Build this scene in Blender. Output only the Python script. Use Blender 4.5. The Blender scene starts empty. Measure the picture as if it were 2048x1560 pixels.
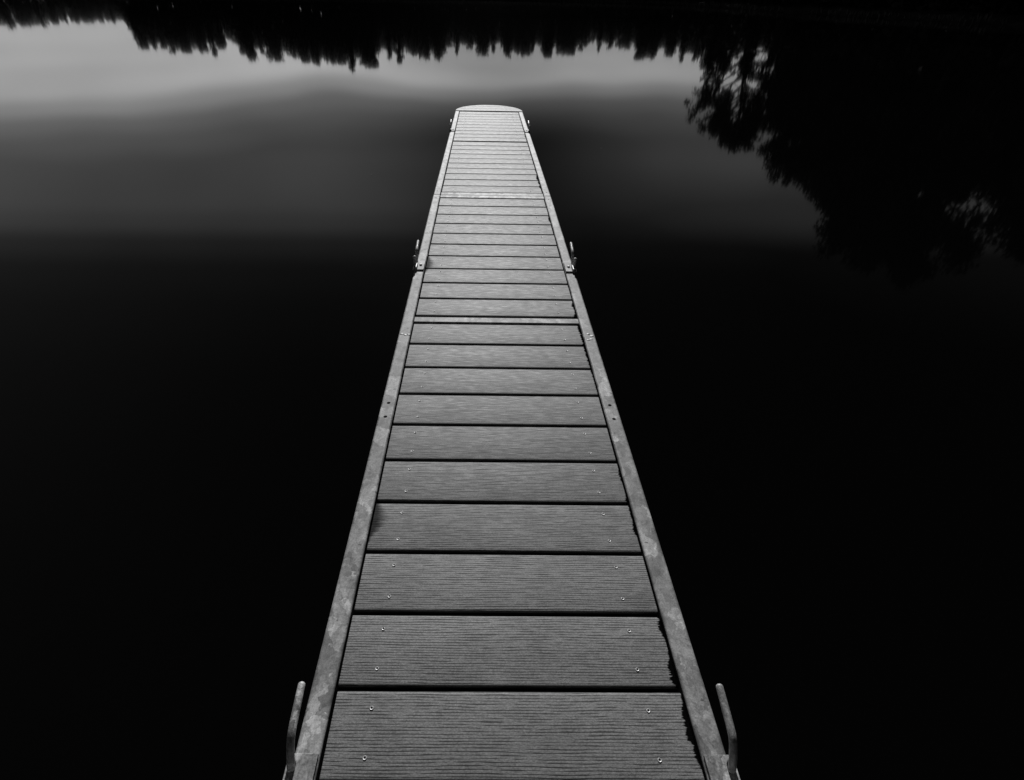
import bpy, bmesh, math, random
import numpy as np
from mathutils import Vector, Matrix

rad = math.radians
S = bpy.context.scene
COL = S.collection
WATER = 0.0
DECK = 0.45                      # deck height above the lake
CAMH = DECK + 1.02499

# ------------------------------------------------------------------ camera
cam = bpy.data.cameras.new('camera')
cam_ob = bpy.data.objects.new('camera', cam)
COL.objects.link(cam_ob)
R_ = Vector((0.9998803, -0.00268357, 0.01523768)).normalized()
U_ = Vector((-0.01083334, 0.58171494, 0.81332058)).normalized()
B_ = R_.cross(U_)
M = Matrix((R_, U_, B_)).transposed().to_4x4()
M.translation = Vector((-0.05728, 0.0, CAMH))
cam_ob.matrix_world = M
cam.sensor_fit = 'HORIZONTAL'
cam.sensor_width = 36.0
cam.lens = 36.0 * 1128.0 / 2048.0
cam.shift_x = 50.36 / 2048.0
cam.clip_start = 0.02
cam.clip_end = 3000
S.camera = cam_ob

# ------------------------------------------------------------------ light, sky, exposure
SUN_EL, SUN_AZ = 31.0, 0.0      # azimuth measured from +Y (down the jetty) towards +X
CLOUD_GAIN = 1.0
S.view_settings.view_transform = 'Standard'
S.view_settings.look = 'None'
S.view_settings.exposure = 0.0
S.view_settings.gamma = 1.0
S.view_settings.use_curve_mapping = False
S.cycles.use_denoising = True
S.cycles.caustics_reflective = False
S.cycles.sample_clamp_indirect = 2.0

sun = bpy.data.lights.new('sun', 'SUN')
sun.energy = 3.6
sun.angle = rad(0.8)
sun.color = (1, 1, 1)            # black and white photograph
sun_ob = bpy.data.objects.new('sun', sun)
COL.objects.link(sun_ob)
sdir = Vector((math.sin(rad(SUN_AZ)) * math.cos(rad(SUN_EL)), math.cos(rad(SUN_AZ)) * math.cos(rad(SUN_EL)), math.sin(rad(SUN_EL))))
sun_ob.rotation_euler = sdir.to_track_quat('Z', 'Y').to_euler()
sun_ob.location = sdir * 50


class NT:
    """small helper to write node trees"""
    def __init__(s, tree):
        s.t = tree; s.n = tree.nodes; s.l = tree.links
        s.n.clear()

    def put(s, sock, v):
        if hasattr(v, 'is_linked') or isinstance(v, bpy.types.NodeSocket):
            s.l.new(v, sock)
        else:
            if isinstance(v, (int, float)) and sock.type in ('RGBA',):
                v = (v, v, v, 1)
            sock.default_value = v

    def node(s, kind, **kw):
        nd = s.n.new(kind)
        for k, v in kw.items():
            setattr(nd, k, v)
        return nd

    def math(s, op, a, b=0.0, c=None, clamp=False):
        nd = s.node('ShaderNodeMath', operation=op, use_clamp=clamp)
        s.put(nd.inputs[0], a); s.put(nd.inputs[1], b)
        if c is not None: s.put(nd.inputs[2], c)
        return nd.outputs[0]

    def comb(s, x, y, z):
        nd = s.node('ShaderNodeCombineXYZ')
        s.put(nd.inputs[0], x); s.put(nd.inputs[1], y); s.put(nd.inputs[2], z)
        return nd.outputs[0]

    def sep(s, v):
        nd = s.node('ShaderNodeSeparateXYZ'); s.put(nd.inputs[0], v)
        return nd.outputs

    def noise(s, v, scale, detail=2.0, rough=0.5, dist=0.0):
        nd = s.node('ShaderNodeTexNoise')
        s.put(nd.inputs['Vector'], v)
        nd.inputs['Scale'].default_value = scale
        nd.inputs['Detail'].default_value = detail
        nd.inputs['Roughness'].default_value = rough
        nd.inputs['Distortion'].default_value = dist
        return nd.outputs['Fac']

    def ramp(s, v, stops, mode='LINEAR'):
        nd = s.node('ShaderNodeValToRGB')
        cr = nd.color_ramp; cr.interpolation = mode
        while len(cr.elements) > 1: cr.elements.remove(cr.elements[-1])
        cr.elements[0].position = stops[0][0]; cr.elements[0].color = (stops[0][1],) * 3 + (1,)
        for p, c in stops[1:]:
            e = cr.elements.new(p); e.color = (c, c, c, 1)
        s.put(nd.inputs[0], v)
        return nd.outputs[0]

    def maprange(s, v, a, b, c=0.0, d=1.0, smooth=False):
        nd = s.node('ShaderNodeMapRange')
        if smooth: nd.interpolation_type = 'SMOOTHSTEP'
        s.put(nd.inputs[0], v)
        for i, q in enumerate((a, b, c, d)): s.put(nd.inputs[i + 1], q)
        return nd.outputs[0]

    def mix(s, f, a, b):
        nd = s.node('ShaderNodeMix', data_type='FLOAT')
        s.put(nd.inputs[0], f); s.put(nd.inputs[2], a); s.put(nd.inputs[3], b)
        return nd.outputs[0]

    def gauss(s, v, mu, sig):
        d = s.math('DIVIDE', s.math('SUBTRACT', v, mu), sig)
        return s.math('EXPONENT', s.math('MULTIPLY', s.math('MULTIPLY', d, d), -1.0))


world = bpy.data.worlds.new('World')
S.world = world
world.use_nodes = True
w = NT(world.node_tree)
sky = w.node('ShaderNodeTexSky', sky_type='NISHITA')
sky.sun_disc = False
sky.sun_elevation = rad(SUN_EL)
sky.sun_rotation = rad(SUN_AZ)
skyr = w.node('ShaderNodeSeparateColor'); w.l.new(sky.outputs[0], skyr.inputs[0])   # the red filter of a black and white photograph
geo = w.node('ShaderNodeTexCoord')
vx, vy, vz = w.sep(geo.outputs['Generated'])
el = w.math('MULTIPLY', w.math('ARCSINE', vz), 180 / math.pi)
az = w.math('MULTIPLY', w.math('ARCTAN2', vx, vy), 180 / math.pi)
# long, wind drawn clouds low over the lake; dark filtered sky above
cv = w.comb(w.math('MULTIPLY', az, 0.055), w.math('MULTIPLY', el, 0.08), 5.2)
n1 = w.noise(cv, 1.0, 2.0, 0.45)
cv2 = w.comb(w.math('MULTIPLY', az, 0.02), w.math('MULTIPLY', el, 0.05), 9.1)
n2 = w.noise(cv2, 1.0, 1.0, 0.4)
elw = w.math('ADD', el, w.math('MULTIPLY', w.math('SUBTRACT', n1, 0.5), 4.6))
K = 1 / 45.0
e2 = w.math('MULTIPLY', w.math('ARCTAN2', vz, vy), 180 / math.pi)      # the cloud bank ahead ends in a straight front
e2 = w.math('ADD', e2, w.math('MULTIPLY', w.math('SUBTRACT', n2, 0.5), 1.0))
low = w.ramp(w.math('MULTIPLY', elw, K), [
    (0, .40), (3 * K, .47), (4.6 * K, .58), (6.1 * K, .68), (7.2 * K, .46), (8.4 * K, .26), (9.8 * K, .19), (12 * K, .15), (15 * K, .10), (24 * K, .0)], 'EASE')
high = w.ramp(w.math('MULTIPLY', e2, K), [
    (0, .03), (8 * K, .06), (11 * K, .12), (14 * K, .17), (17.6 * K, .18), (19.4 * K, .14), (21.4 * K, .055), (24.0 * K, .022), (28 * K, .014), (35 * K, .009), (44 * K, .006)], 'EASE')
gap = w.math('SUBTRACT', 1.0, w.math('MULTIPLY', w.gauss(az, 3.5, 11.0), 0.92))
gapf = w.mix(w.maprange(el, 6.5, 12.0, 0, 1, True), 1.0, gap)
right_dim = w.maprange(az, 6.0, 24.0, 1.0, 0.80, True)
right_low = w.maprange(az, -14.0, 2.0, 1.0, 0.72, True)
cv3 = w.comb(w.math('MULTIPLY', az, 0.06), w.math('MULTIPLY', el, 0.22), 1.3)
low = w.math('MULTIPLY', w.math('MULTIPLY', low, right_low), w.maprange(w.noise(cv3, 1.0, 2.0, 0.5), 0.3, 0.7, 0.88, 1.15))
right_fade = w.mix(w.maprange(az, 2.0, 12.0, 0, 1, True), 1.0, w.maprange(e2, 12.5, 20.5, 1.0, 0.30, True))
right_dim = w.math('MULTIPLY', w.math('MULTIPLY', right_dim, right_fade), w.maprange(az, 23.0, 38.0, 1.0, 0.16, True))
high_m = w.math('MULTIPLY', high, w.math('MULTIPLY', right_dim, w.maprange(n1, 0.3, 0.7, 0.82, 1.2)))
low = w.math('MULTIPLY', low, w.maprange(e2, 18.5, 22.0, 1.0, 0.12, True))
cl = w.math('MULTIPLY', w.math('MAXIMUM', low, high_m), gapf)
veil = w.math('MULTIPLY', w.maprange(az, -55.0, -8.0, 0.030, 0.0, True), w.maprange(el, 30.0, 65.0, 1.0, 0.0, True))   # thin veil high on the left
cl = w.math('ADD', cl, veil)
cl = w.math('MULTIPLY', cl, 10.0 * CLOUD_GAIN)
tot = w.math('ADD', cl, w.math('MULTIPLY', skyr.outputs[0], 0.008))
tot = w.math('MAXIMUM', tot, 0.0)
bg = w.node('ShaderNodeBackground'); w.put(bg.inputs[0], w.comb(tot, tot, tot)); bg.inputs[1].default_value = 0.1
wo = w.node('ShaderNodeOutputWorld'); w.l.new(bg.outputs[0], wo.inputs[0])


# ------------------------------------------------------------------ materials
def mat(name):
    m = bpy.data.materials.new(name); m.use_nodes = True
    n = NT(m.node_tree)
    p = n.node('ShaderNodeBsdfPrincipled')
    o = n.node('ShaderNodeOutputMaterial')
    n.l.new(p.outputs[0], o.inputs[0])
    return m, n, p


def grey(n, v):
    return n.comb(v, v, v)


def water_mat():
    m, n, p = mat('still_lake_water')
    pos = n.node('ShaderNodeNewGeometry').outputs['Position']
    murk = n.maprange(n.noise(pos, 0.05, 2.0), 0.3, 0.7, 0.0012, 0.0022)
    n.put(p.inputs['Base Color'], grey(n, murk))
    p.inputs['Roughness'].default_value = 0.036
    p.inputs['IOR'].default_value = 1.333
    return m


def plank_mat():
    m, n, p = mat('weathered_composite_board')
    oc = n.node('ShaderNodeTexCoord').outputs['Object']
    rnd = n.node('ShaderNodeObjectInfo').outputs['Random']
    pos = n.node('ShaderNodeNewGeometry').outputs['Position']
    x, y, z = n.sep(oc)
    px, py, pz = n.sep(pos)
    off = n.math('MULTIPLY', rnd, 37.0)
    # the moulded grain: fine wavy grooves running along the board
    wob = n.noise(n.comb(n.math('MULTIPLY', x, 4.0), n.math('MULTIPLY', y, 20), off), 1.0, 2.0)
    yw = n.math('ADD', y, n.math('MULTIPLY', wob, 0.011))
    ph = n.noise(n.comb(n.math('MULTIPLY', x, 9), n.math('MULTIPLY', y, 110), off), 1.0, 1.0)
    wav = n.math('SINE', n.math('ADD', n.math('MULTIPLY', yw, 2 * math.pi / 0.0052), n.math('MULTIPLY', ph, 2.6)))
    wav = n.math('ADD', n.math('MULTIPLY', wav, 0.5), 0.5)
    st = n.noise(n.comb(n.math('MULTIPLY', x, 30), n.math('MULTIPLY', yw, 200), off), 1.0, 1.0, 0.5)
    hair = n.noise(n.comb(n.math('MULTIPLY', x, 240), n.math('MULTIPLY', yw, 620), off), 1.0, 1.0, 0.5)
    g = n.math('ADD', wav, n.math('MULTIPLY', n.math('SUBTRACT', st, 0.5), 1.2))
    groove = n.maprange(g, -0.02, 0.34, 0.0, 1.0, True)       # 0 in a groove
    mott = n.noise(n.comb(n.math('MULTIPLY', px, 5), n.math('MULTIPLY', py, 9), off), 1.0, 4.0, 0.6)
    blot = n.noise(n.comb(n.math('MULTIPLY', px, 13), n.math('MULTIPLY', py, 13), 2.0), 1.0, 3.0, 0.6)
    speck = n.noise(pos, 700.0, 2.0, 0.8)
    base = n.math('MULTIPLY', n.maprange(mott, 0.25, 0.75, 0.80, 1.15), n.maprange(rnd, 0, 1, 0.91, 1.07))
    base = n.math('MULTIPLY', base, n.maprange(speck, 0.3, 0.7, 0.62, 1.38))
    base = n.math('MULTIPLY', base, n.maprange(hair, 0.3, 0.7, 0.74, 1.26))
    base = n.math('MULTIPLY', base, n.maprange(blot, 0.26, 0.44, 0.80, 1.0))
    base = n.math('MULTIPLY', base, n.mix(groove, 0.33, 1.04))
    base = n.math('MULTIPLY', base, 0.228)
    base = n.mix(n.maprange(z, -0.0045, -0.0015, 1.0, 0.0), base, 0.02)    # shade of the gaps painted dark on the board's lower edges
    # frayed near-black band along the right rail, soft water stain on the left
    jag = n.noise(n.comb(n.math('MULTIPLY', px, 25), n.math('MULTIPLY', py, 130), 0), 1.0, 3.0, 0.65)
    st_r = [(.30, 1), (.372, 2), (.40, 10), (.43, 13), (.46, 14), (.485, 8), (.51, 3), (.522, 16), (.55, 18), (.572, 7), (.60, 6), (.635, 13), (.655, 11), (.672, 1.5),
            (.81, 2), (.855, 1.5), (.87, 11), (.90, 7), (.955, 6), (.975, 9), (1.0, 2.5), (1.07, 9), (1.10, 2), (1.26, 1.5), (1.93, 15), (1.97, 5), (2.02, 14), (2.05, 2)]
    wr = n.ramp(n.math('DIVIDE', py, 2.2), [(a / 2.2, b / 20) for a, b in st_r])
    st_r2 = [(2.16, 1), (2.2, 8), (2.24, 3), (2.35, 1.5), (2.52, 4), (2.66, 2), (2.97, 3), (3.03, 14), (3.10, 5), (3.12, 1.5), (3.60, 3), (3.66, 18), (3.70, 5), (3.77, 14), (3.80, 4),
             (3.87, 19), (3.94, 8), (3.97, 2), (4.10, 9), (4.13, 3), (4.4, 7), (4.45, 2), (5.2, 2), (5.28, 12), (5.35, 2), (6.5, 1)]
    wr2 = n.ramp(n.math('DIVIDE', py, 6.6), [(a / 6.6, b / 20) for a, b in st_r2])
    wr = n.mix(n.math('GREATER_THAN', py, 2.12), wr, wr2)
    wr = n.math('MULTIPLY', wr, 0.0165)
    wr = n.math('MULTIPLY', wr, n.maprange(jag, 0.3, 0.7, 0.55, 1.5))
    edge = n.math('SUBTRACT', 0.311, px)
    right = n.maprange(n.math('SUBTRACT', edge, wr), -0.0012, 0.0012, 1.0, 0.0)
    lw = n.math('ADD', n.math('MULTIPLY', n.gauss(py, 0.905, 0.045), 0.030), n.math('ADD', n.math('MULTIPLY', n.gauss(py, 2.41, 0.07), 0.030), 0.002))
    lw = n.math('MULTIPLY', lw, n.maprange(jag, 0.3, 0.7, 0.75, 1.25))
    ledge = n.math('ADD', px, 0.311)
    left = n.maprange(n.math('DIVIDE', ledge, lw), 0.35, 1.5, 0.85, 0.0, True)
    edge_dark = n.math('MULTIPLY', n.math('MAXIMUM', right, left), n.math('LESS_THAN', py, 6.56))
    base = n.mix(edge_dark, base, 0.003)
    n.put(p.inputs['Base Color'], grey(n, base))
    n.put(p.inputs['Roughness'], n.mix(edge_dark, n.mix(groove, 0.75, 0.52), 0.6))
    n.put(p.inputs['Specular IOR Level'], n.mix(edge_dark, 0.16, 0.0))
    b = n.node('ShaderNodeBump'); b.inputs['Strength'].default_value = 0.45; b.inputs['Distance'].default_value = 0.0007
    n.put(b.inputs['Height'], n.math('ADD', groove, n.math('MULTIPLY', speck, 0.35)))
    n.l.new(b.outputs[0], p.inputs['Normal'])
    return m


def zinc_mat(name, kind):
    """hot dip galvanised steel: spangle patches, scratches, pitting"""
    m, n, p = mat(name)
    pos = n.node('ShaderNodeNewGeometry').outputs['Position']
    rnd = n.node('ShaderNodeObjectInfo').outputs['Random']
    x, y, z = n.sep(pos)
    d1 = n.noise(pos, 30.0, 3.0, 0.6)
    d2 = n.noise(n.comb(y, x, z), 34.0, 3.0, 0.6)
    sx = n.math('ADD', x, n.math('MULTIPLY', n.math('SUBTRACT', d1, 0.5), 0.05))
    sy = n.math('ADD', y, n.math('MULTIPLY', n.math('SUBTRACT', d2, 0.5), 0.07))
    def vor(scale, a, b):
        v = n.node('ShaderNodeTexVoronoi'); v.feature = 'F1'
        v.inputs['Scale'].default_value = scale
        v.inputs['Randomness'].default_value = 1.0
        n.put(v.inputs['Vector'], n.comb(n.math('MULTIPLY', sx, a), n.math('MULTIPLY', sy, b), rnd))
        c = n.node('ShaderNodeSeparateColor'); n.l.new(v.outputs['Color'], c.inputs[0])
        return c.outputs[0], v.outputs['Distance']
    c1, dd = vor(25.0, 1.0, 0.7)
    c2, dd2 = vor(52.0, 1.0, 0.6)
    c3, dd3 = vor(120.0, 1.0, 0.8)
    big = n.maprange(c1, 0.78, 0.84, 0.0, 1.0)           # rare bright spangles
    dark = n.maprange(c1, 0.05, 0.45, 0.76, 1.0)
    fine = n.noise(pos, 300.0, 3.0, 0.8)
    mid = n.noise(pos, 38.0, 5.0, 0.7, 1.2)
    streak = n.noise(n.comb(n.math('MULTIPLY', x, 90), n.math('MULTIPLY', y, 30), 1.0), 1.0, 4.0, 0.7, 0.8)
    v = n.math('MULTIPLY', n.maprange(c2, 0, 1, 0.70, 1.24), dark)
    v = n.math('MULTIPLY', v, n.maprange(c3, 0, 1, 0.84, 1.16))
    v = n.math('MULTIPLY', v, n.maprange(mid, 0.3, 0.7, 0.70, 1.28))
    v = n.math('MULTIPLY', v, n.maprange(streak, 0.3, 0.7, 0.84, 1.14))
    v = n.math('MULTIPLY', v, n.maprange(fine, 0.3, 0.7, 0.68, 1.30))
    v = n.math('MULTIPLY', v, n.math('ADD', 1.0, n.math('MULTIPLY', big, 0.50)))
    if kind != 'sheet':
        pit = n.noise(pos, 170.0, 3.0, 0.6)
        v = n.math('MULTIPLY', v, n.maprange(pit, 0.35, 0.6, 0.75, 1.3))
    pit2 = n.noise(pos, 60.0, 2.0, 0.5)
    v = n.math('MULTIPLY', v, n.maprange(pit2, 0.22, 0.29, 0.35, 1.0))
    v = n.math('MULTIPLY', v, {'cast': 0.40, 'plate': 0.27, 'sheet': 0.27}[kind])
    n.put(p.inputs['Base Color'], grey(n, v))
    p.inputs['Metallic'].default_value = 0.0
    p.inputs['Specular IOR Level'].default_value = 0.6 if kind == 'cast' else 0.22
    n.put(p.inputs['Roughness'], n.maprange(c2, 0, 1, 0.36, 0.50) if kind == 'cast' else n.maprange(c2, 0, 1, 0.52, 0.64))
    b = n.node('ShaderNodeBump'); b.inputs['Strength'].default_value = 0.5 if kind == 'cast' else 0.25
    b.inputs['Distance'].default_value = 0.0015 if kind == 'cast' else 0.0006
    n.put(b.inputs['Height'], n.math('ADD', mid, n.math('MULTIPLY', fine, 0.5)))
    n.l.new(b.outputs[0], p.inputs['Normal'])
    return m


def plain_mat(name, val, rough=0.6, metal=0.0, var=0.2, scale=60.0, spec=0.5):
    m, n, p = mat(name)
    oc = n.node('ShaderNodeNewGeometry').outputs['Position']
    f = n.noise(oc, scale, 3.0, 0.6)
    n.put(p.inputs['Base Color'], grey(n, n.maprange(f, 0.3, 0.7, val * (1 - var), val * (1 + var))))
    p.inputs['Roughness'].default_value = rough
    p.inputs['Metallic'].default_value = metal
    p.inputs['Specular IOR Level'].default_value = spec
    return m


M_water = water_mat()
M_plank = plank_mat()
M_zinc = zinc_mat('galvanised_steel', 'sheet')
M_cast = zinc_mat('galvanised_casting', 'cast')
M_plate = zinc_mat('galvanised_plate', 'plate')
M_screw = plain_mat('stainless_screw', 0.62, 0.45, 0.4, 0.05)
M_black = plain_mat('black_socket', 0.004, 0.8, 0, 0.1, spec=0.1)
M_float = plain_mat('black_plastic_float', 0.02, 0.6, 0, 0.2, spec=0.2)
M_leaf = plain_mat('dark_foliage', 0.03, 1.0, 0, 0.35, 0.8, 0.0)
M_needle = plain_mat('dark_needles', 0.025, 1.0, 0, 0.35, 0.8, 0.0)
M_bark = plain_mat('bark', 0.025, 0.9, 0, 0.4, 6.0, 0.1)
M_bank = plain_mat('grassy_bank', 0.035, 1.0, 0, 0.45, 0.7, 0.0)
M_reed = plain_mat('pale_reeds', 0.10, 0.9, 0, 0.35, 2.0, 0.1)


# ------------------------------------------------------------------ object helpers
def link(name, mesh, parent=None, **props):
    o = bpy.data.objects.new(name, mesh)
    COL.objects.link(o)
    if parent is not None: o.parent = parent
    for k, v in props.items(): o[k] = v
    return o


def mesh_from(name, V, F, m, smooth=False, mats=None, fm=None):
    me = bpy.data.meshes.new(name)
    me.from_pydata([tuple(v) for v in V], [], [tuple(f) for f in F])
    for mm in (mats or [m]): me.materials.append(mm)
    if fm is not None:
        me.polygons.foreach_set('material_index', fm)
    if smooth:
        me.polygons.foreach_set('use_smooth', [True] * len(me.polygons))
    me.update()
    return me


def fix_normals(me):
    bm = bmesh.new(); bm.from_mesh(me)
    bmesh.ops.recalc_face_normals(bm, faces=bm.faces)
    bm.to_mesh(me); bm.free()
    return me


def box_bevel(name, x0, x1, y0, y1, z0, z1, m, bev=0.002, seg=2, smooth=True):
    bm = bmesh.new()
    bmesh.ops.create_cube(bm, size=1.0)
    for v in bm.verts:
        v.co = Vector(((x0 + x1) / 2 + v.co.x * (x1 - x0), (y0 + y1) / 2 + v.co.y * (y1 - y0), (z0 + z1) / 2 + v.co.z * (z1 - z0)))
    if bev > 0:
        bmesh.ops.bevel(bm, geom=bm.edges[:], offset=bev, segments=seg, affect='EDGES', profile=0.5)
    me = bpy.data.meshes.new(name); bm.to_mesh(me); bm.free()
    me.materials.append(m)
    if smooth:
        me.polygons.foreach_set('use_smooth', [max(abs(c) for c in f.normal) < .999 for f in me.polygons])
    return me


def tube(name, pts, rads, m, nseg=14, cap=True):
    """round bar through pts with rounded ends"""
    P = [Vector(p) for p in pts]
    V, F = [], []
    # densify (Catmull-Rom)
    Q, RR = [], []
    for i in range(len(P) - 1):
        a, b, c, d = P[max(i - 1, 0)], P[i], P[i + 1], P[min(i + 2, len(P) - 1)]
        for k in range(6):
            t = k / 6
            Q.append(0.5 * ((2 * b) + (c - a) * t + (2 * a - 5 * b + 4 * c - d) * t * t + (3 * b - a - 3 * c + d) * t ** 3))
            RR.append(rads[i] + (rads[i + 1] - rads[i]) * t)
    Q.append(P[-1]); RR.append(rads[-1])
    if cap:
        d = (Q[-1] - Q[-2]).normalized(); e = Q[-1]; r = RR[-1]
        for k in (1, 2, 3):
            a = k / 3 * math.pi / 2
            Q.append(e + d * r * math.sin(a) * 0.8); RR.append(max(r * math.cos(a), 1e-4))
    up = Vector((0, 0, 1)) if abs((Q[1] - Q[0]).normalized().z) < 0.9 else Vector((1, 0, 0))
    for i, q in enumerate(Q):
        d = (Q[min(i + 1, len(Q) - 1)] - Q[max(i - 1, 0)]).normalized()
        s = d.cross(up).normalized(); u = s.cross(d)
        for k in range(nseg):
            a = 2 * math.pi * k / nseg
            V.append(q + (s * math.cos(a) + u * math.sin(a)) * RR[i])
    for i in range(len(Q) - 1):
        for k in range(nseg):
            F.append((i * nseg + k, i * nseg + (k + 1) % nseg, (i + 1) * nseg + (k + 1) % nseg, (i + 1) * nseg + k))
    F.append(tuple(range(nseg))[::-1]); F.append(tuple((len(Q) - 1) * nseg + k for k in range(nseg)))
    return fix_normals(mesh_from(name, V, F, m, True))


def lathe(name, prof, m, n=20, mats=None, mi=None):
    V, F, fm = [], [], []
    for r, z in prof:
        for k in range(n):
            a = 2 * math.pi * k / n
            V.append((r * math.cos(a), r * math.sin(a), z))
    for i in range(len(prof) - 1):
        for k in range(n):
            F.append((i * n + k, i * n + (k + 1) % n, (i + 1) * n + (k + 1) % n, (i + 1) * n + k))
            fm.append(mi[i] if mi else 0)
    F.append(tuple((len(prof) - 1) * n + k for k in range(n))); fm.append(mi[-1] if mi else 0)
    me = mesh_from(name, V, F, m, True, mats, fm)
    return fix_normals(me)


# ------------------------------------------------------------------ the lake and its banks
HC = CAMH
SHORE = [(-180, 24), (-150, 30), (-120, 55), (-90, 95), (-60, 135), (-45, 150), (-37, 150), (-30, 138), (-28.6, 128), (-27.6, 96), (-24, 92), (-12, 90), (0, 92), (10, 88), (16, 84),
         (19, 78), (22, 70), (25, 65), (29, 60), (34, 56), (40, 53), (48, 48), (60, 42), (80, 34), (100, 28), (130, 22), (155, 20), (180, 24)]


def shore(a):
    return float(np.interp(a, [s[0] for s in SHORE], [s[1] for s in SHORE]))


def bank_z(a, r):
    d = r - shore(a)
    return float(np.interp(d, [-3, 0, .6, 3, 12, 60, 200], [-.5, 0, .35, .7, 1.3, 3.0, 5.0]))


def polar(a, r):
    return math.sin(rad(a)) * r, math.cos(rad(a)) * r


link('lake_water', mesh_from('lake_water', [(-700, -700, 0), (700, -700, 0), (700, 700, 0), (-700, 700, 0)], [(0, 1, 2, 3)], M_water), kind='structure')
V, F = [], []
rng = random.Random(3)
azs = [a * 0.75 - 180 for a in range(480)]
offs = [-2.5, -.6, 0, .6, 2, 5, 12, 30, 60, 200, 560]
for a in azs:
    for k, o in enumerate(offs):
        x, y = polar(a, shore(a) + o)
        z = bank_z(a, shore(a) + o)
        if k > 2: z *= rng.uniform(.8, 1.2)
        if 1 <= k <= 3:
            x += rng.uniform(-.25, .25); y += rng.uniform(-.25, .25)
        V.append((x, y, z))
no = len(offs); na = len(azs)
for i in range(na):
    for k in range(no - 1):
        j = (i + 1) % na
        F.append((i * no + k, i * no + k + 1, j * no + k + 1, j * no + k))
link('grassy_bank', mesh_from('grassy_bank', V, F, M_bank), kind='structure')


# ------------------------------------------------------------------ trees
def leaf_mesh(name, C, size, m, seed, stretch=1.6, up=0.0):
    """C: (n,3) leaf centres -> small bent two-triangle leaves in random directions"""
    r = np.random.default_rng(seed)
    n = len(C)
    a = r.normal(size=(n, 3)); a[:, 2] += up * np.sign(a[:, 2]); a /= np.linalg.norm(a, axis=1)[:, None]
    b = r.normal(size=(n, 3)); b -= (a * b).sum(1)[:, None] * a; b /= np.linalg.norm(b, axis=1)[:, None]
    s = size * r.uniform(.6, 1.4, n)[:, None]
    P = np.stack([C - a * s * stretch / 2, C + b * s * .5, C + a * s * stretch / 2, C - b * s * .5], 1).reshape(-1, 3)
    me = bpy.data.meshes.new(name)
    me.vertices.add(4 * n); me.vertices.foreach_set('co', P.astype(np.float32).ravel())
    me.loops.add(4 * n); me.loops.foreach_set('vertex_index', np.arange(4 * n, dtype=np.int32))
    me.polygons.add(n)
    me.polygons.foreach_set('loop_start', np.arange(0, 4 * n, 4, dtype=np.int32))
    me.update(calc_edges=True)
    me.materials.append(m)
    return me


def limb_mesh(name, segs, m, k=5):
    V, F = [], []
    for a, b, ra, rb in segs:
        a = Vector(a); b = Vector(b)
        d = (b - a).normalized()
        s = d.cross(Vector((0.3, 0.2, 1)) if abs(d.z) < .9 else Vector((1, 0, 0))).normalized(); u = s.cross(d)
        o = len(V)
        for p, r in ((a, ra), (b, rb)):
            for i in range(k):
                t = 2 * math.pi * i / k
                V.append(p + (s * math.cos(t) + u * math.sin(t)) * r)
        for i in range(k):
            F.append((o + i, o + (i + 1) % k, o + k + (i + 1) % k, o + k + i))
    return mesh_from(name, V, F, m, True)


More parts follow.
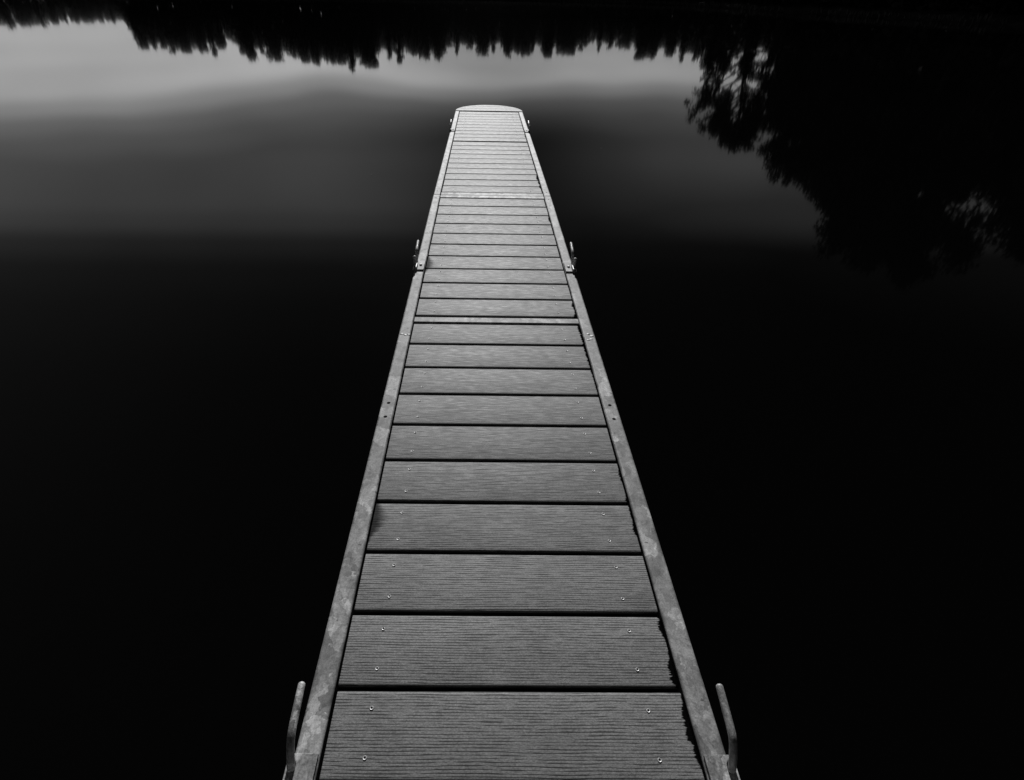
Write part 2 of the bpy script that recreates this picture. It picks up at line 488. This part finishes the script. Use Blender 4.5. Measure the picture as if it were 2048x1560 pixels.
def build_tree(kind, seed, n, leaf):
    """a tree of height 1 (all meshes unit height); returns trunk mesh, crown mesh"""
    r = np.random.default_rng(seed)
    segs, clumps = [], []
    top = 0.97
    bend = r.normal(size=2) * 0.015
    def axis(t): return np.array([bend[0] * math.sin(3 * t), bend[1] * math.sin(2.4 * t), t])
    for i in range(8):
        t0, t1 = i / 8 * top, (i + 1) / 8 * top
        segs.append((axis(t0), axis(t1), .015 * (1 - t0) + .002, .015 * (1 - t1) + .002))
    if kind == 'spruce':
        nl = 70
        for i in range(nl):
            t = .08 + .9 * (i / nl) ** .9
            R = .19 * (1 - t) ** .8 * r.uniform(.65, 1.2) + .012
            ph = r.uniform(0, 2 * math.pi)
            e = axis(t) + np.array([math.cos(ph) * R, math.sin(ph) * R, -R * r.uniform(.0, .5)])
            segs.append((axis(t), e, .004, .0015))
            for q in (.35, .6, .8, 1.0):
                clumps.append((axis(t) * (1 - q) + e * q, .018 + .02 * (1 - t), .014, 1.0))
        clumps.append((axis(.985), .006, .02, 1.0))
    elif kind == 'poplar':
        for i in range(46):
            t = r.uniform(.12, .85)
            L = r.uniform(.10, .22)
            ph = r.uniform(0, 2 * math.pi); tilt = r.uniform(.25, .6)
            R0 = .17 * math.sin(math.pi * min(t + .12, 1)) ** .6
            e = axis(t) + np.array([math.cos(ph) * R0 * r.uniform(.5, 1), math.sin(ph) * R0 * r.uniform(.5, 1), L * .8])
            e[2] = min(e[2], .99)
            segs.append((axis(t), e, .005, .0015))
            for q in (.4, .7, 1.0):
                clumps.append((axis(t) * (1 - q) + e * q, .026, .05, 1.0))
    elif kind == 'broad':
        for i in range(44):
            t = r.uniform(.16, .82)
            ph = r.uniform(0, 2 * math.pi)
            prof = math.sqrt(max(0, 1 - ((t - .52) / .48) ** 2))
            R = .30 * prof * r.uniform(.45, 1.08)
            e = axis(t) + np.array([math.cos(ph) * R, math.sin(ph) * R, r.uniform(.02, .15)])
            e[2] = min(e[2], .985)
            segs.append((axis(t), e, .007, .002))
            for q in (.45, .75, 1.0):
                clumps.append((axis(t) * (1 - q) + e * q + r.normal(size=3) * .012, .040, .032, 1.0))
        for i in range(9):
            ph = r.uniform(0, 2 * math.pi); q = r.uniform(0, .10)
            clumps.append((np.array([math.cos(ph) * q, math.sin(ph) * q, r.uniform(.86, .96)]), .026, .03, 1.0))
    elif kind == 'pine':                        # open crown of long limbs sweeping up from a straight trunk
        for i in range(46):
            t = .20 + .66 * (i / 46)
            ph = i * 2.4 + r.uniform(-.4, .4)
            prof = np.interp(t, [.2, .3, .42, .6, .74, .86], [.26, .40, .38, .24, .13, .06])
            R = prof * r.uniform(.7, 1.08)
            rise = R * r.uniform(.35, .75) + .03
            mid = axis(t) + np.array([math.cos(ph) * R * .55, math.sin(ph) * R * .55, rise * .35])
            e = axis(t) + np.array([math.cos(ph) * R, math.sin(ph) * R, rise])
            e[2] = min(e[2], .99)
            segs.append((axis(t), mid, .008, .005)); segs.append((mid, e, .005, .0015))
            for q in (.35, .6, .85, 1.0):
                c = mid * (1 - q) + e * q + r.normal(size=3) * .015
                clumps.append((c, .021, .026, 1.0))
            for q in range(3):
                c = mid * .5 + e * .5 + np.array([r.normal() * .05, r.normal() * .05, r.uniform(-.01, .05)])
                segs.append((mid, c, .003, .001)); clumps.append((c, .017, .022, .8))
        for i in range(8):
            ph = r.uniform(0, 2 * math.pi); q = r.uniform(0, .09)
            clumps.append((np.array([math.cos(ph) * q, math.sin(ph) * q, r.uniform(.88, .97)]), .024, .03, 1.0))
    W = np.array([c[3] * (c[1] ** 1.4) for c in clumps]); W /= W.sum()
    idx = r.choice(len(clumps), n, p=W)
    C = np.array([c[0] for c in clumps])[idx]
    sg = np.array([c[1] for c in clumps])[idx]; sz = np.array([c[2] for c in clumps])[idx]
    g = r.normal(size=(n, 3)); g = g / (np.linalg.norm(g, axis=1)[:, None] ** .35)
    P = C + g * np.stack([sg, sg, sz], 1)
    P[:, 2] = np.minimum(P[:, 2], 1.0)
    m = M_needle if kind in ('spruce', 'pine') else M_leaf
    return (limb_mesh(kind + '_trunk', segs, M_bark), leaf_mesh(kind + '_crown', P, leaf, m, seed, 1.8, 0.6))


FAR = {'spruce': [build_tree('spruce', s, 3600, .018) for s in (1, 2, 3)],
       'poplar': [build_tree('poplar', s, 4600, .020) for s in (4, 5, 6)],
       'broad': [build_tree('broad', s, 5200, .023) for s in (7, 8, 9)]}
NEAR = {'broad': [build_tree('broad', s, 24000, .0125) for s in (21, 22, 23)],
        'spruce': [build_tree('spruce', s, 14000, .012) for s in (24, 25)],
        'pine': [build_tree('pine', s, 17000, .012) for s in (31,)]}


def pixel_dir(x, y):
    """azimuth and elevation of the sky that the water mirrors at a point of the photograph"""
    d = -B_ * 1128.0 + R_ * (x - 1024 + 50.36) - U_ * (y - 780)
    d.normalize()
    return math.degrees(math.atan2(d.x, d.y)), math.degrees(math.asin(-d.z))


def tree(name, pair, a, D, ztop, wid, label, group, rot=None, cat='tree', lean=0.0):
    """pair: meshes of unit height; the tree stands at azimuth a, distance D; wid scales the crown's width"""
    x, y = polar(a, D)
    zb = bank_z(a, D) - .15
    H = ztop - zb
    o = bpy.data.objects.new(name, None)
    COL.objects.link(o)
    o.empty_display_size = .5
    o.location = (x - .057, y, zb)
    rz = rng.uniform(0, 6.28) if rot is None else rot
    o.rotation_euler = (Matrix.Rotation(rad(lean), 3, Vector((x, y, 0)).normalized()) @ Matrix.Rotation(rz, 3, 'Z')).to_euler()
    o.scale = (H * wid, H * wid, H)
    o['label'] = label; o['category'] = cat; o['group'] = group
    link('trunk', pair[0], o); link('crown', pair[1], o)
    return o


ORD = ['first', 'second', 'third', 'fourth', 'fifth', 'sixth', 'seventh', 'eighth', 'ninth', 'tenth', 'eleventh', 'twelfth', 'thirteenth', 'fourteenth', 'fifteenth', 'sixteenth', 'seventeenth',
       'eighteenth', 'nineteenth', 'twentieth']
# (x, y of the mirrored tip in the photograph, kind, width)
far_left = [(4, 50, 'broad', .9), (25, 59, 'broad', .8), (62, 54, 'broad', .9), (90, 54, 'broad', .8), (112, 47, 'poplar', .9), (134, 47, 'spruce', .9), (158, 47, 'broad', .9), (182, 47, 'broad', .9),
            (205, 45, 'broad', .9), (230, 46, 'broad', 1.0), (254, 42, 'broad', 1.0)]
mid_row = [(280, 72, 'poplar', .9), (292, 96, 'poplar', .9), (312, 98, 'spruce', 1.0), (328, 97, 'broad', .8), (350, 107, 'broad', .9), (374, 103, 'poplar', 1.0), (396, 99, 'broad', .8), (410, 104, 'poplar', .8), (429, 113, 'spruce', .9),
           (444, 96, 'poplar', .8), (470, 84, 'broad', .8), (492, 106, 'poplar', .9), (506, 120, 'poplar', .9), (524, 108, 'spruce', .9)]
mid_row2 = [(556, 120, 'poplar', 1.0), (590, 117, 'broad', .9), (611, 123, 'poplar', .9), (636, 128, 'poplar', 1.0), (664, 127, 'broad', .8), (682, 126, 'poplar', .9), (704, 143, 'spruce', 1.0), (726, 130, 'broad', .7),
            (744, 133, 'poplar', 1.0), (776, 119, 'spruce', .9), (802, 128, 'spruce', 1.1), (826, 112, 'broad', .8), (848, 118, 'broad', .8), (878, 119, 'poplar', 1.0)]
mid_row3 = [(913, 109, 'spruce', .8), (940, 98, 'broad', .8), (968, 109, 'poplar', .9), (986, 105, 'spruce', .8), (1016, 115, 'broad', .8), (1043, 113, 'broad', .8), (1064, 104, 'spruce', .9), (1094, 113, 'poplar', 1.0),
            (1120, 108, 'poplar', 1.0), (1140, 108, 'poplar', .9), (1160, 101, 'broad', .8), (1196, 103, 'spruce', .8), (1218, 98, 'broad', .8), (1245, 98, 'broad', .9)]
mid_row4 = [(1278, 117, 'poplar', 1.0), (1296, 116, 'poplar', 1.0), (1312, 110, 'spruce', .9), (1340, 111, 'poplar', .9), (1360, 124, 'spruce', .9), (1388, 121, 'broad', .8), (1412, 136, 'poplar', .9)]
KIND = {'spruce': 'pointed spruce', 'poplar': 'narrow feathery poplar', 'broad': 'rounded leafy tree'}
tcount = {'spruce': 0, 'poplar': 0, 'broad': 0}


def far_tree(px, py, kind, wd, label, group, extra):
    a, e = pixel_dir(px, py)
    D = shore(a) + extra
    ztop = -HC + D * math.tan(rad(e)) + .15
    pair = FAR[kind][tcount[kind] % 3]; tcount[kind] += 1
    wid = wd * {'spruce': 1.15, 'poplar': 1.45, 'broad': 1.15}[kind]
    tree({'spruce': 'spruce_tree', 'poplar': 'poplar_tree', 'broad': 'broadleaf_tree'}[kind], pair, a, D, ztop, wid, label, group)


for i, t in enumerate(far_left):
    far_tree(*t, f"low distant {KIND[t[2]]} mirrored at upper left of lake, {ORD[i]} from left edge", 'low trees on the far left shore', 8)
for row, where in ((mid_row, 'left headland'), (mid_row2, 'wood left of jetty end'), (mid_row3, 'wood beyond jetty end'), (mid_row4, 'wood right of jetty end')):
    for i, t in enumerate(row):
        far_tree(*t, f"dark {KIND[t[2]]} mirrored, {ORD[i]} from left in {where}", 'trees along the far shore', rng.uniform(5, 9))
# trees standing behind the front row, a little lower, close the wood
allm = far_left + mid_row + mid_row2 + mid_row3 + mid_row4
for i in range(len(allm) - 1):
    (x0, y0, k0, _), (x1, y1, k1, _) = allm[i], allm[i + 1]
    if y1 - y0 > 15 and x0 < 300: continue
    for q in (.5,):
        yy = min(y0, y1) - (rng.uniform(9, 20) if x0 > 270 else 4)
        far_tree(x0 + (x1 - x0) * q, yy, 'broad', 1.35 if x0 > 270 else 1.1, 'dark leafy tree of the second row closing the wood on the far shore', 'second row of the far wood', 14)

# right bank: bigger, nearer trees
right = [  # x, y of mirrored tip, extra distance behind the shore, kind, variant, width, label
    (1474, 312, 5.0, 'pine', 0, 1.08, 'open pine with upswept limbs mirrored alone against bright water, right of jetty'),
    (1446, 142, 9.0, 'broad', 0, .9, 'leafy tree behind the foot of the open pine on right bank'),
    (1486, 158, 10.0, 'spruce', 0, 1.1, 'spruce standing close behind the open pine'),
    (1562, 262, 8.0, 'broad', 1, .8, 'rounded leafy tree filling the bank just right of the open pine'),
    (1556, 318, 4.0, 'broad', 2, .75, 'tall leafy tree whose mirrored top hangs beside the open pine tip'),
    (1584, 372, 3.5, 'broad', 0, .75, 'tall ragged leafy tree second right of the open pine'),
    (1612, 402, 3.0, 'broad', 1, .7, 'leafy tree with drooping ragged edge above the dark lake cloud line'),
    (1662, 470, 3.5, 'broad', 2, .8, 'large leafy tree left of the tallest mirrored crown on right bank'),
    (1725, 545, 3.0, 'broad', 0, .8, 'broad heavy leafy tree left neighbour of the dark column crown'),
    (1800, 585, 3.0, 'broad', 1, .75, 'tallest dark crown on right bank, a column left of the sky hole'),
    (1856, 440, 2.5, 'broad', 2, .4, 'slim leafy tree along the left side of the mirrored sky hole'),
    (1925, 345, 4.0, 'broad', 1, .7, 'lower leafy tree beneath the mirrored sky hole'),
    (2035, 500, 3.0, 'broad', 0, .6, 'leafy tree right of the mirrored sky hole'),
    (1998, 455, 6.0, 'broad', 1, .55, 'narrow leafy tree closing the right side of the mirrored sky hole'),
    (2090, 560, 3.0, 'broad', 2, .9, 'large dark leafy tree at the right edge of the lake reflection'),
    (2180, 560, 3.0, 'broad', 1, .9, 'dark leafy tree partly beyond the right edge of the reflection'),
]
for (px, py, ex, kind, var, wd, lab) in right:
    a, e = pixel_dir(px, py)
    D = shore(a) + ex
    ztop = -HC + D * math.tan(rad(e)) + .1
    lean = 10.0 if kind == 'pine' else 0.0          # the pine leans out
    if lean: a -= 1.9
    tree({'spruce': 'spruce_tree', 'broad': 'broadleaf_tree', 'pine': 'pine_tree'}[kind], NEAR[kind][var], a, D, ztop, wd, lab, 'big trees on the right bank', lean=lean)
# a back rank of dense trees behind the right bank so the wood is closed
for i, a in enumerate(np.arange(19.5, 60, 2.6)):
    D = shore(a) + 14 + (i % 3) * 2
    e = np.interp(a, [19, 22, 25, 28, 32, 38, 41, 44, 60], [4.6, 6.0, 7.4, 11.0, 13.5, 12.5, 9.5, 13.0, 15])
    k = 'spruce' if i % 3 == 1 else 'broad'
    ztop = -HC + D * math.tan(rad(e))
    tree('spruce_tree' if k == 'spruce' else 'broadleaf_tree', NEAR[k][i % 2], a, D, ztop, 1.4 if k == 'spruce' else 1.15,
         'dark dense tree in the rank behind the big trees of the right bank', 'back rank of the right bank wood')

# undergrowth: bushes along the water line, nobody could count them
rr = np.random.default_rng(77)
pts = []
for a in np.arange(-60, 70, 0.22):
    s = shore(a)
    near = s < 70
    nb = 3
    for k in range(nb):
        D = s + rr.uniform(1.2, 9)
        x, y = polar(a + rr.uniform(-.15, .15), D)
        h = rr.uniform(1.6, 3.6) if not near else rr.uniform(1.6, 3.4)
        q = int(46 if not near else 90)
        g = rr.normal(size=(q, 3)); g /= np.linalg.norm(g, axis=1)[:, None] ** .5
        pts.append(np.array([x, y, bank_z(a, D) + h * .5]) + g * np.array([.55, .55, h * .27]) * (1.0 if near else 1.4))
pts = np.concatenate(pts)
link('undergrowth', leaf_mesh('undergrowth', pts, .30, M_leaf, 5, 1.7), kind='stuff', label='dense dark bushes along the water line under the trees')
# reeds at the water's edge of the far shore
rp = []
for a in np.concatenate([np.arange(-27, 22, 0.07), np.arange(22, 38, 0.25)]):
    s = shore(a)
    D = s + rr.uniform(-.2, .5)
    x, y = polar(a, D)
    rp.append([x, y, rr.uniform(.1, .28)])
rp = np.array(rp); rp = np.repeat(rp, 4, 0) + rr.normal(size=(len(rp) * 4, 3)) * np.array([.12, .12, .08])
rm = leaf_mesh('reeds', rp, .08, M_reed, 6, 4.5, 3.0)
link('reeds', rm, kind='stuff', label='pale strip of reeds along the foot of the far bank')


# ------------------------------------------------------------------ the jetty
jetty = bpy.data.objects.new('jetty', None)
COL.objects.link(jetty)
jetty.location = (0, 0, DECK)
jetty['label'] = 'long narrow floating jetty of grey boards between galvanised rails, rounded far end'
jetty['category'] = 'jetty'
HINGE = 3.449
TILT = Matrix.Translation((0, HINGE, 0)) @ Matrix.Rotation(-0.016, 4, 'X') @ Matrix.Translation((0, -HINGE, 0))


def put(name, me, loc=(0, 0, 0), far=False, parent=None, rot=0.0):
    o = bpy.data.objects.new(name, me); COL.objects.link(o)
    o.parent = parent or jetty
    L = Matrix.Translation(loc) @ Matrix.Rotation(rot, 4, 'Z')
    o.matrix_local = (TILT @ L) if (far and parent is None) else L
    return o


HW = 0.3102                       # half the length of a board
GAPW = 0.0066


def board_mesh(name, wd, x0=-HW + .0035, x1=HW - .0035, thick=.025, shape=None):
    """a board seen from the end has rounded long edges; wd is its width along the jetty"""
    r = .0072
    prof = []
    h = wd / 2
    for k in range(5):
        a = math.pi * (1 - .5 * k / 4)
        prof.append((-h + r + r * math.cos(a), -r * .8 + r * .8 * math.sin(a)))
    for k in range(5):
        a = math.pi / 2 * (1 - k / 4)
        prof.append((h - r + r * math.cos(a), -r * .8 + r * .8 * math.sin(a)))
    prof += [(h, -thick), (-h, -thick)]
    V, F = [], []
    n = len(prof)
    for side in (0, 1):
        for (y, z) in prof:
            x = (x0, x1)[side]
            if shape is not None: x = shape(y) * (-1 if side == 0 else 1)
            V.append((x, y, z))
    for i in range(n):
        j = (i + 1) % n
        F.append((i, j, n + j, n + i))
    F.append(tuple(range(n))[::-1]); F.append(tuple(range(n, 2 * n)))
    me = fix_normals(mesh_from(name, V, F, M_plank, True))
    try: me.set_sharp_from_angle(angle=rad(35))
    except Exception: pass
    return me


screw_me = lathe('screw', [(.0035, 0), (.0034, .0010), (.0031, .0014), (.0029, .0014), (.0016, .0009), (.0014, .0002)], M_screw, 16, [M_screw, M_black], [0, 0, 0, 0, 1, 1])

PITCH = .1497
board = board_mesh('plank', PITCH - GAPW)


def lay(yc, me, far, screws=True, jit=True):
    o = put('plank', me, (rng.uniform(-.0008, .0008) if jit else 0, yc, rng.uniform(-.0006, .0004)), far)
    if screws:
        for sx in (-.2405, .2405):
            for sy in (-.039, .039):
                q = bpy.data.objects.new('screw', screw_me); COL.objects.link(q); q.parent = o
                q.location = (sx + rng.uniform(-.0015, .0015), sy + rng.uniform(-.0015, .0015), -.0001)
                q.rotation_euler = (0, 0, rng.uniform(0, 6))
    return o


for k in range(21):               # near section, towards the camera from the first cross bar
    lay(1.861 - .0035 - PITCH * (k + .5) + .0015, board, False)
Y2 = 1.9185
P2 = (3.394 - Y2) / 10
board2 = board_mesh('plank', P2 - GAPW)
for k in range(10): lay(Y2 + P2 * (k + .5), board2, False)
Y3 = 3.513
for k in range(10): lay(Y3 + .1504 * (k + .5), board, True)
Y4 = Y3 + 1.504 + .032
for k in range(10): lay(Y4 + .1504 * (k + .5), board, True)
Y5 = Y4 + 1.504 + .066            # start of the rounded end
AX = .3560
CAPL = .415


def cap_shape(y0):
    def f(y):
        t = min(max((y0 + y) / CAPL, 0), 1)
        return max(AX * (1 - t ** 2.0) ** (1 / 2.0), .012)
    return f


def cap_board(y0, wd):
    """a board of the rounded end, its two ends sawn to the curve"""
    f = cap_shape(y0)
    V, F = [], []
    ny = 10
    ring = []
    for i in range(ny + 1):
        y = wd * i / ny
        ring.append((-f(y), y))
    ring += [(f(wd * i / ny), wd * i / ny) for i in range(ny, -1, -1)]
    bm = bmesh.new()
    top = [bm.verts.new((x, y, 0)) for x, y in ring]
    bot = [bm.verts.new((x, y, -.025)) for x, y in ring]
    ft = bm.faces.new(top); fb = bm.faces.new(bot[::-1])
    for i in range(len(ring)):
        j = (i + 1) % len(ring)
        bm.faces.new((top[i], bot[i], bot[j], top[j]))
    bmesh.ops.recalc_face_normals(bm, faces=bm.faces)
    bmesh.ops.bevel(bm, geom=[e for e in ft.edges], offset=.0012, segments=2, affect='EDGES')
    me = bpy.data.meshes.new('plank'); bm.to_mesh(me); bm.free(); me.materials.append(M_plank)
    return me


yy = 0.0
for k in range(3):
    wd = (.1497, .1497, CAPL - .2994)[k]
    o = put('plank', cap_board(yy, wd - .006), (0, Y5 + yy, 0), True)
    o['label'] = 'board with its ends sawn to the rounded jetty head'
    if k < 2:
        for sx in ((-.2405, .2405) if k == 0 else (-.16, .16)):
            q = bpy.data.objects.new('screw', screw_me); COL.objects.link(q); q.parent = o; q.location = (sx, wd / 2, -.0001)
    yy += wd


# side rails, with their drilled holes cut through the top
def rail_mesh(x0, x1, y0, y1, holes):
    me = box_bevel('side_rail', x0, x1, y0, y1, -.115, .0035, M_zinc, .0055, 3)
    o = bpy.data.objects.new('tmp', me); COL.objects.link(o)
    tools = []
    for hx, hy, hr in holes:
        cm = lathe('cut', [(hr, .02), (hr, -.03)], M_black, 20)
        bm = bmesh.new(); bmesh.ops.create_cone(bm, cap_ends=True, segments=20, radius1=hr, radius2=hr, depth=.05)
        cm = bpy.data.meshes.new('cut'); bm.to_mesh(cm); bm.free()
        cm.materials.append(M_black)
        c = bpy.data.objects.new('cut', cm); c.location = (hx, hy, 0); COL.objects.link(c)
        md = o.modifiers.new('b', 'BOOLEAN'); md.operation = 'DIFFERENCE'; md.object = c; md.solver = 'EXACT'
        tools.append(c)
    if tools:
        bpy.context.view_layer.update()
        dg = bpy.context.evaluated_depsgraph_get()
        res = bpy.data.meshes.new_from_object(o.evaluated_get(dg))
        res.name = 'side_rail'
    else:
        res = me
    bpy.data.objects.remove(o)
    for c in tools: bpy.data.objects.remove(c)
    return res


YEND = Y4 + 1.504 + .002
for s in (-1, 1):
    xa, xb = sorted((s * .3122, s * .3545))
    hs = [(s * .3330, 1.3565, .0054), (s * .3335, 1.290, .0056), (s * .3340, 3.380, .0045)]
    put('side_rail', rail_mesh(xa, xb, -1.3, HINGE - .0008, hs))
    hs = [(s * .3350, 3.525, .0045), (s * .340, 4.48, .0045)]
    put('side_rail', rail_mesh(xa, xb, HINGE + .0008, YEND, hs), far=True)

# cross bars
put('cross_bar', box_bevel('cross_bar', -.3112, .3112, 1.866, 1.905, -.06, .0015, M_zinc, .003, 2))
put('cross_bar', box_bevel('cross_bar', -.3112, .3112, 3.399, HINGE - .0015, -.06, .0015, M_zinc, .003, 2))
put('cross_bar', box_bevel('cross_bar', -.3112, .3112, HINGE + .0015, 3.507, -.06, .0012, M_zinc, .003, 2), far=True)
# joists and floats below the deck
for s in (-1, 1):
    put('joist', box_bevel('joist', s * .2405 - .022, s * .2405 + .022, -1.25, 3.39, -.095, -.062, M_float, 0, 0, False))
    put('joist', box_bevel('joist', s * .2405 - .022, s * .2405 + .022, 3.51, YEND - .03, -.095, -.062, M_float, 0, 0, False), far=True)
for y0, y1, fr in ((-1.15, -.2, False), (.35, 1.3, False), (2.1, 3.1, False), (3.8, 4.8, True), (5.35, 6.4, True)):
    put('float', box_bevel('float', -.27, .27, y0, y1, -.52, -.118, M_float, .03, 3), far=fr)

# mooring cleats
plate_me = box_bevel('mooring_cleat', -.0235, .0235, -.05, .05, 0, .0065, M_plate, .0008, 2)
bolt_me = lathe('bolt', [(.0062, 0), (.0062, .0035), (.0050, .0052), (.0025, .0060)], M_cast, 14)
horn_me = tube('horn', [(0, .030, .003), (0, .042, .026), (0, .060, .047), (0, .098, .056), (0, .133, .062)], [.0064, .0064, .0064, .0063, .0060], M_cast, 16)
post_me = tube('post', [(0, -.012, .003), (0, -.012, .022), (0, -.012, .036), (0, -.014, .045)], [.0064, .0063, .0066, .0078], M_cast, 16)
weld_me = tube('weld', [(0, .006, .0075), (0, -.020, .0085), (0, -.048, .0080)], [.0050, .0056, .0050], M_cast, 12)
for yc, fr in ((.352, False), (2.375, False), (5.475, True)):
    for s in (-1, 1):
        c = put('mooring_cleat', plate_me, (s * .3375, yc, .0038), fr, rot=0)
        for nm, me, loc in (('horn', horn_me, (s * .0140, -.003, .004)), ('post', post_me, (s * .0165, -.002, .004)), ('weld', weld_me, (s * .0095, 0, .004)),
                            ('bolt', bolt_me, (-s * .0075, -.003, .0065))):
            q = bpy.data.objects.new(nm, me); COL.objects.link(q); q.parent = c; q.location = loc

# weld scars across the rails
wr_ = random.Random(8)
for xs, ys in ((.331, 1.785), (.343, 1.772), (.337, 1.748), (.326, 1.742), (-.343, 1.770), (-.330, 1.764), (-.319, 1.767)):
    bm = bmesh.new()
    bmesh.ops.create_icosphere(bm, subdivisions=2, radius=1.0)
    for v in bm.verts:
        v.co = v.co * wr_.uniform(.8, 1.15)
        v.co = Vector((v.co.x * .0075, v.co.y * .0058, v.co.z * .0016))
    me = bpy.data.meshes.new('weld_bead'); bm.to_mesh(me); bm.free(); me.materials.append(M_cast)
    me.polygons.foreach_set('use_smooth', [True] * len(me.polygons))
    put('weld_bead', me, (xs, ys, .0034), rot=wr_.uniform(-.5, .5))

# two specks of leaf adrift on the water
for (x, y, r, lab) in ((-1.118, 5.561, .010, 'tiny pale leaf floating on the dark water left of the jetty'), (1.280, 6.802, .011, 'tiny pale leaf floating on the dark water right of the jetty')):
    V = [(0, -r, 0), (r * .5, -r * .3, .002), (r * .4, r * .5, .002), (0, r, .001), (-r * .45, r * .4, .003), (-r * .5, -r * .4, .002), (0, 0, -.001)]
    F = [(6, i, (i + 1) % 6) for i in range(6)]
    o = link('floating_leaf', mesh_from('floating_leaf', V, F, M_reed), label=lab, category='leaf', group='leaves adrift on the lake')
    o.location = (x, y, .002)
